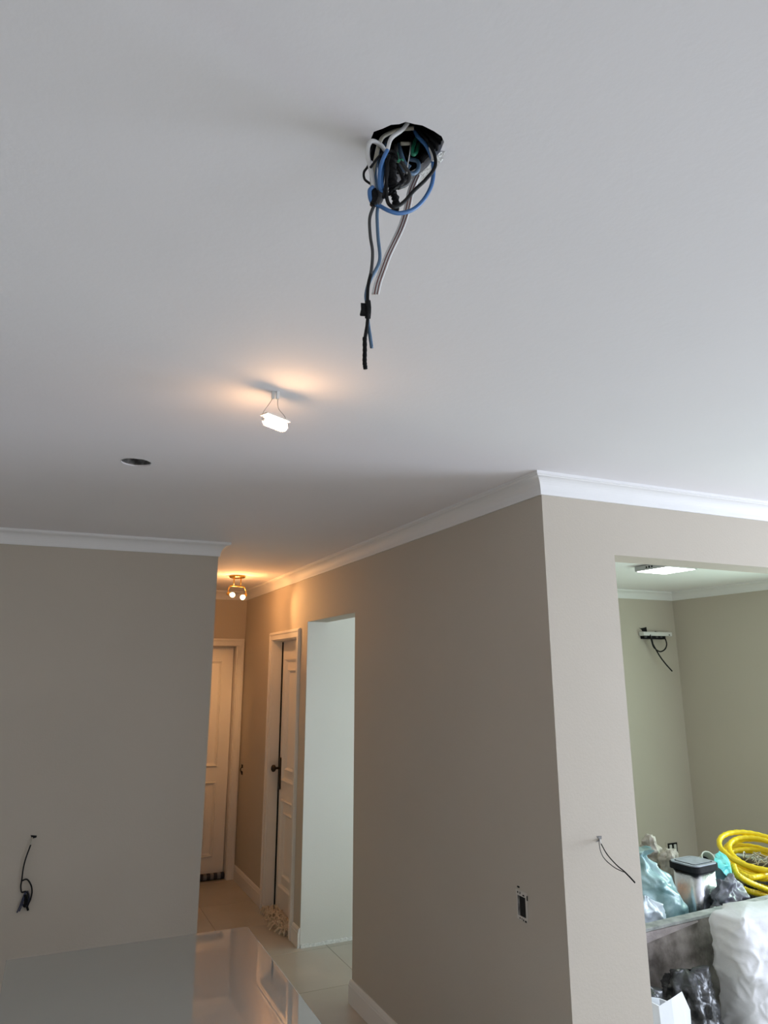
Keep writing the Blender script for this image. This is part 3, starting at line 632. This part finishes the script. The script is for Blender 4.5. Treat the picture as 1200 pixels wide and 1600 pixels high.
# ------------------------------------------------------------------ hall floor things
rg = empty('shag_doormat', (1.735, 5.60, 0)); tag(rg, 'small beige shaggy doormat lying before the hall side door', 'doormat')
bm = BM(); box(bm, -.035, .050, -.27, .27, 0.001, .010, .003); link('mat_backing', bm, 'rug_base', rg)
bm = BM()
for k in range(230):
    p = Vector((random.uniform(-.055, .045), random.uniform(-.285, .285), .008)); a = random.uniform(0, 6.28); l = random.uniform(.04, .085)
    d = Vector((math.cos(a)*l*.8, math.sin(a)*l*.8, 0))
    q = [p, p+d*.45+Vector((0, 0, random.uniform(.015, .04))), p+d+Vector((0, 0, random.uniform(-.004, .012)))]
    for v in q:
        v.x = min(v.x, .062)
    tube(bm, q, .0055, 5, 3)
rp = link('shag_pile', bm, 'rug', rg); rp['kind'] = 'stuff'
ds = empty('draft_stopper', (0.965, 6.925, 0)); tag(ds, 'blue checked cloth draft stopper under the end door', 'draft stopper')
for k in range(22):
    bm = BM(); x0 = k*.03; tube(bm, [(x0, 0, .030), (x0+.003, 0, .030), (x0+.027, 0, .030), (x0+.03, 0, .030)], .027, 12, 1, lambda i, m: (.025, .0275, .0275, .025)[i]); link('cloth_band', bm, 'navy' if k % 2 else 'greycloth', ds, True)

# ------------------------------------------------------------------ kitchen: crate and rubbish
cp1 = on_z(1006, 1452, .56); cp2 = on_z(1200, 1406, .56); cdir = (cp2-cp1).normalized(); crz = math.atan2(cdir.y, cdir.x)
co = cp1 - cdir*.25; cr = empty('rubble_crate', (co.x, co.y, 0), crz); tag(cr, 'long dusty brown crate holding rubbish bags and a bin', 'crate')
CL, CD = 1.95, .80
for nm, (x0, x1, y0, y1) in {'front_board': (0, CL, 0, .05), 'back_board': (0, CL, CD-.05, CD), 'side_board': (0, .05, .05, CD-.05), 'side_board_2': (CL-.05, CL, .05, CD-.05)}.items():
    bm = BM(); box(bm, x0, x1, y0, y1, 0, .548, .003); link(nm.replace('_2', ''), bm, 'crate', cr)
    bm = BM(); box(bm, x0-.002, x1+.002, y0-.004, y1+.004, .547, .562, .003); link('rim', bm, 'crate_rim', cr)
bm = BM(); P = [(.0, .545), (.62, .545), (.62, .537), (.25, .500), (.0, .482)]
A_ = [bm.verts.new((x, -.003, z)) for x, z in P]; B_ = [bm.verts.new((x, .001, z)) for x, z in P]; bm.faces.new(A_)
for k in range(5): bm.faces.new((A_[k], A_[(k+1) % 5], B_[(k+1) % 5], B_[k]))
link('dust_band', bm, 'crate_band', cr)
CB = .28
bm = BM(); box(bm, .05, CL-.05, .05, CD-.05, CB-.03, CB); link('bottom_board', bm, 'crate', cr)

def bag(name, mat, base, h, rings, seed, label, cat='bag', amp=.02, freq=7.0, folds=9, fold_amp=.06, nseg=96, nring=60, rz=0.0, lean=(0, 0), sq=2.0, group=None, facet=False):
    """crumpled bag: rings = [(height fraction, rx, ry)], creased by ridged noise and by folds that gather to the neck"""
    rng = random.Random(seed); bm = BM(); off = Vector((rng.uniform(0, 50), rng.uniform(0, 50), rng.uniform(0, 50)))
    def prof(t):
        for (t0, a0, b0), (t1, a1, b1) in zip(rings, rings[1:]):
            if t <= t1:
                s = (t-t0)/(t1-t0+1e-9); s = s*s*(3-2*s); return a0+(a1-a0)*s, b0+(b1-b0)*s
        return rings[-1][1:]
    R = []
    for i in range(nring+1):
        t = i/nring; rx, ry = prof(t); ring = []
        for k in range(nseg):
            a = 2*math.pi*k/nseg; c, s = math.cos(a), math.sin(a)
            c2_, s2_ = math.copysign(abs(c)**(2/sq), c), math.copysign(abs(s)**(2/sq), s)
            p = Vector((rx*c2_, ry*s2_, t*h))
            q = (p*freq) + off
            wq = q + Vector((noise.noise(q*1.7), noise.noise(q*1.7+Vector((7, 0, 0))), 0))*.5
            rid = (1-abs(noise.noise(wq)))**3*2-1; rid2 = (1-abs(noise.noise(wq*2.7+Vector((5, 3, 1)))))**4*2-1
            cell = noise.voronoi(q*1.1)[0]; cr_ = min(1.0, (cell[1]-cell[0])*1.6)
            fold = math.sin(folds*a + 3*noise.noise(q*.6) + t*4)
            d = amp*(.55*rid + .22*rid2 + .6*cr_ - .5) + fold_amp*min(rx, ry)*fold*(.25+t)
            edge = min(1.0, t*6+.15)
            nrm = Vector((c, s, 0)); p += nrm*d*edge; p.z += amp*.4*rid*min(1, max(0, (t-.6)*3))
            p.x += lean[0]*t*t; p.y += lean[1]*t*t; p.z = max(p.z, 0.0)
            ring.append(bm.verts.new(p))
        R.append(ring)
    for a, b in zip(R, R[1:]):
        for k in range(nseg): bm.faces.new((a[k], a[(k+1) % nseg], b[(k+1) % nseg], b[k]))
    bm.faces.new(R[0]); bm.faces.new(R[-1])
    e = empty(name, base, rz); tag(e, label, cat, group)
    o = link('bag_body', bm, mat, e, not facet)
    return e
def knot(e, mat, loc, r, h, seed, flare=1.5):
    rng = random.Random(seed); bm = BM(); rings = []
    for i in range(9):
        t = i/8; rr = r*(.55 + (flare-.55)*t**1.5); ring = []
        for k in range(28):
            a = 2*math.pi*k/28; d = 1 + .28*math.sin(6*a+seed)*t + .18*noise.noise((math.cos(a)*3, math.sin(a)*3, t*4+seed))
            ring.append(bm.verts.new(Vector(loc)+Vector((rr*d*math.cos(a), rr*d*math.sin(a), h*t+r*.25*noise.noise((math.cos(a)*2+seed, math.sin(a)*2, t*2))))))
        rings.append(ring)
    for a, b in zip(rings, rings[1:]):
        for k in range(28): bm.faces.new((a[k], a[(k+1) % 28], b[(k+1) % 28], b[k]))
    bm.faces.new(rings[0]); bm.faces.new(rings[-1])
    return link('bag_neck', bm, mat, e)
def at_base(px, py, Y, z): p = on_y(px, py, Y); return (p.x, p.y, z)
TEAR = [(0, .8, .8), (.15, 1, 1), (.45, 1, 1), (.7, .75, .75), (.88, .35, .35), (1, .12, .12)]
def rr(rx, ry, prof=TEAR): return [(t, a*rx, b*ry) for t, a, b in prof]

b = bag('plastic_bag', 'bag_teal', at_base(1032, 1400, 3.30, CB), .50, rr(.165, .13, [(0, .9, .9), (.2, 1, 1), (.5, .98, 1), (.75, .72, .8), (.92, .45, .5), (1, .28, .3)]), 3, 'large pale teal plastic bag leaning left of the steel bin', amp=.022, freq=6, folds=5, fold_amp=.07, lean=(-.12, .02))
knot(b, 'bag_teal', (-.12, .02, .47), .05, .06, 2.0, 1.6)
bag('plastic_bag', 'bag_blue', at_base(1018, 1420, 3.12, CB), .37, rr(.105, .05, [(0, .9, .9), (.2, 1, 1), (.6, 1, 1), (.85, .8, .8), (1, .3, .3)]), 8, 'pale bluish white plastic bag at the crate front edge', amp=.018, freq=9, folds=6, fold_amp=.12, lean=(-.03, 0))
bag('cloth_sack', 'sack_beige', at_base(1024, 1350, 3.66, CB), .50, rr(.07, .06, [(0, 1, 1), (.5, 1, 1), (.8, .95, .9), (.93, .7, .7), (1, .3, .3)]), 12, 'upright stained beige sack behind the teal bag', 'sack', amp=.018, freq=12, folds=4, fold_amp=.12, lean=(-.03, 0))
bag('cloth_sack', 'sack_beige', at_base(1048, 1360, 3.55, CB), .44, rr(.07, .06, [(0, 1, 1), (.5, 1, 1), (.8, 1, 1), (.93, .85, .85), (1, .5, .5)]), 15, 'stained beige sack squeezed between teal bag and steel bin', 'sack', amp=.015, freq=12, folds=4, fold_amp=.10)
# steel pedal bin
bc = on_y(1083, 1345, 3.34); binz = bc.z; e = empty('steel_bin', (bc.x, bc.y, CB), math.radians(6)); tag(e, 'brushed steel waste bin with a black rimmed lid in the crate', 'bin')
def rrect(wx, wy, r, n=6):
    out = []
    for cx_, cy_, a0 in ((wx-r, wy-r, 0), (-wx+r, wy-r, 90), (-wx+r, -wy+r, 180), (wx-r, -wy+r, 270)):
        for k in range(n+1):
            a = math.radians(a0+90*k/n); out.append((cx_+r*math.cos(a), cy_+r*math.sin(a)))
    return out
bh = binz-CB
bm = BM(); prism(bm, rrect(.098, .088, .05), 0.0, bh-.034); link('bin_body', bm, 'steel', e)
for p in e.children[0].data.polygons: p.use_smooth = abs(p.normal.z) < .5
bm = BM(); prism(bm, rrect(.100, .090, .05), 0.0, .02); link('bin_base', bm, 'lid_black', e)
bm = BM(); prism(bm, rrect(.108, .098, .045), bh-.036, bh-.006); ld = link('lid_rim', bm, 'lid_black', e)
bm = BM(); prism(bm, rrect(.101, .091, .04), bh-.0065, bh); link('lid', bm, 'lid_grey', e)
bm = BM(); prism(bm, rrect(.080, .070, .015), bh-.0005, bh+.0012); lg = link('lid_groove', bm, 'lid_black', e)
bm = BM(); prism(bm, rrect(.074, .064, .013), bh, bh+.0024); link('lid_plate', bm, 'lid_grey', e)
# pvc offcut leaning behind the bin
pv = on_y(1107, 1340, 3.52); e = empty('pipe_offcut', (pv.x, pv.y, CB)); tag(e, 'pale plastic pipe offcut with open mouth behind the bin', 'pipe')
d = Vector((-.25, -.75, .62)).normalized(); mt = d.to_track_quat('Z', 'Y').to_matrix(); top = Vector((0, 0, pv.z-CB))
bm = BM(); lathe(bm, [(.040, -.30), (.040, .0), (.034, .0), (.034, -.29)], 28, top, mt); link('pipe_wall', bm, 'pvc', e, False)
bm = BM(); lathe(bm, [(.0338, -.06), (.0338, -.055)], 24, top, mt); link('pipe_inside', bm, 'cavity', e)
# aqua bag
b = bag('plastic_bag', 'bag_steel', at_base(1128, 1380, 3.36, CB), .40, rr(.085, .07, [(0, 1, 1), (.5, 1, 1), (.8, .9, .9), (1, .5, .5)]), 21, 'bright aqua topped bag between the bin and the yellow coil', amp=.012, freq=9, folds=4, fold_amp=.05)
aq = [on_y(x, y, yy)-Vector(b.location) for x, y, yy in ((1116, 1338, 3.36), (1124, 1330, 3.38), (1134, 1336, 3.36), (1141, 1347, 3.33), (1143, 1365, 3.29), (1144, 1380, 3.27), (1133, 1366, 3.27), (1124, 1356, 3.27), (1117, 1350, 3.29))]
bm = BM(); cen = sum(aq, Vector())/len(aq); cf_ = bm.verts.new(cen+Vector((0, -.045, .01))); cbk = bm.verts.new(cen+Vector((0, .05, 0)))
vv = [bm.verts.new(p) for p in aq]
for k in range(len(vv)):
    bm.faces.new((vv[k], vv[(k+1) % len(vv)], cf_)); bm.faces.new((vv[(k+1) % len(vv)], vv[k], cbk))
bmesh.ops.subdivide_edges(bm, edges=bm.edges[:], cuts=3, use_grid_fill=True)
for v in bm.verts: v.co += Vector((noise.noise(v.co*40), noise.noise(v.co*40+Vector((9, 0, 0))), noise.noise(v.co*40+Vector((0, 9, 0)))))*.008
link('bag_neck', bm, 'bag_aqua', b)
bag('rubbish_bag', 'bag_grey', at_base(1140, 1405, 3.20, CB), .37, rr(.16, .07, [(0, 1, 1), (.4, 1, 1), (.7, .85, .9), (.9, .5, .6), (1, .2, .3)]), 31, 'shiny grey rubbish bag in the crate below the aqua bag', amp=.028, freq=9, folds=7, fold_amp=.08)
bag('rubbish_bag', 'bag_charcoal', at_base(1112, 1415, 3.10, CB), .27, rr(.11, .035, [(0, 1, 1), (.5, 1, 1), (.8, .8, .8), (1, .3, .3)]), 37, 'crumpled charcoal rubbish bag before the steel bin', amp=.022, freq=12, folds=8, fold_amp=.10, lean=(.03, 0))
# yellow conduit coil
yc = on_y(1188, 1345, 3.52); e = empty('conduit_coil', yc); tag(e, 'coil of yellow corrugated conduit heaped on the crate', 'conduit')
tilt = Matrix.Rotation(math.radians(14), 3, 'X') @ Matrix.Rotation(math.radians(-10), 3, 'Y')
pts = []
turns = 6
for i in range(turns*28):
    a = 2*math.pi*i/28; t = i/(turns*28); R_ = .190 + .030*math.sin(a*.37+1) + .012*math.sin(a*1.7)
    pts.append(tilt @ Vector((R_*math.cos(a), R_*math.sin(a)*1.05, -.055 + .13*t + .02*math.sin(a*.8))))
ridge = lambda i, m: .0165 if i % 4 < 2 else .0148
bm = BM(); tube(bm, pts, .016, 10, 4, ridge); link('conduit_loop', bm, 'yellow', e, True)
for px in ([(1146, 1352, 3.34), (1152, 1366, 3.30), (1168, 1377, 3.28), (1188, 1386, 3.28), (1206, 1393, 3.30), (1230, 1400, 3.34), (1262, 1402, 3.45)], [(1160, 1388, 3.34), (1172, 1393, 3.31), (1188, 1397, 3.30), (1206, 1402, 3.30), (1230, 1404, 3.34), (1258, 1398, 3.44)], [(1158, 1365, 3.42), (1172, 1371, 3.36), (1190, 1369, 3.36), (1210, 1364, 3.40), (1238, 1358, 3.46)]):
    P = [on_y(*p)-yc for p in px]
    bm = BM(); tube(bm, P, .015, 10, 14, ridge); link('conduit_tail', bm, 'yellow', e, True)
sc_ = empty('cord_offcuts', yc); tag(sc_, 'loose pale cord offcuts lying inside the yellow coil', 'cords')
for k in range(12):
    a = random.uniform(0, 6.28); c = Vector((random.uniform(-.11, .11), random.uniform(-.11, .08), random.uniform(-.02, .03)))
    q = [c, c+Vector((random.uniform(-.05, .05), random.uniform(-.05, .05), .03)), c+Vector((random.uniform(-.1, .1), random.uniform(-.08, .08), .0))]
    bm = BM(); tube(bm, q, .003, 6, 5); link('cord', bm, 'dustwire' if k % 3 else 'whitewire', sc_, True)
bag('rubbish_bag', 'bag_black', (yc.x+.03, yc.y+.0, CB), yc.z-CB-.11, rr(.19, .13, [(0, 1, 1), (.6, 1, 1), (.9, .8, .8), (1, .5, .5)]), 77, 'dark rubbish bag under the yellow conduit coil', amp=.02, freq=9, folds=5, fold_amp=.05)
# in front of the crate
p = on_y(1158, 1420, 2.80)
bag('woven_sack', 'sack_white', (p.x+.085, 2.80, 0), p.z-.01, rr(.215, .13, [(0, .90, .9), (.1, .98, 1), (.4, 1, 1), (.75, 1, 1), (.93, 1, .95), (.985, .98, .9), (1, .92, .75)]), 41, 'tall bulging white sack in front of the crate', 'sack', amp=.020, freq=4.5, folds=3, fold_amp=.02, sq=4.0, nseg=120, nring=80)
p = on_y(1075, 1512, 2.80)
bag('rubbish_bag', 'bag_black', (p.x, 2.80, 0), p.z, rr(.15, .10, [(0, .9, .9), (.3, 1, 1), (.7, 1, 1), (.88, .85, .8), (.96, .6, .5), (1, .3, .2)]), 52, 'shiny black rubbish bag between crate and white sack', amp=.03, freq=8, folds=8, fold_amp=.09)
p = on_y(1028, 1535, 2.76)
bag('rubbish_bag', 'bag_black', (p.x-.05, 2.80, 0), p.z, rr(.12, .10, [(0, .9, .9), (.3, 1, 1), (.7, 1, 1), (.9, .7, .7), (1, .3, .3)]), 58, 'dull black rubbish bag beside the door jamb below the crate', amp=.025, freq=8, folds=6, fold_amp=.07)
# folded white paper bag on the floor by the jamb
e = empty('paper_bag', (0, 0, 0)); pj = on_y(1045, 1575, 2.56); e.location = (pj.x, 2.56, 0); tag(e, 'open white paper bag on the floor beside the door jamb', 'bag')
topl = [on_y(*q)-Vector(e.location) for q in ((1010, 1562, 2.50), (1030, 1572, 2.48), (1050, 1560, 2.50), (1066, 1549, 2.56), (1078, 1578, 2.64), (1030, 1560, 2.68), (1005, 1556, 2.62))]
bm = BM(); rings = []
cen = sum(topl, Vector())/7
for t in (0, .35, .8, 1.0):
    rings.append([bm.verts.new(Vector((cen.x+(v.x-cen.x)*(1.12-.12*t)+.004*math.sin(9*t+i), cen.y+(v.y-cen.y)*(1.0+.1*(1-t)), v.z*t))) for i, v in enumerate(topl)])
inner = [[bm.verts.new(Vector((cen.x+(v.x-cen.x)*.97, cen.y+(v.y-cen.y)*.97, v.z*t))) for v in topl] for t in (1.0, .5)]
rings += inner
for a, b in zip(rings, rings[1:]):
    for k in range(7): bm.faces.new((a[k], a[(k+1) % 7], b[(k+1) % 7], b[k]))
bm.faces.new(rings[0]); bm.faces.new(rings[-1])
link('bag_body', bm, 'paper_white', e)
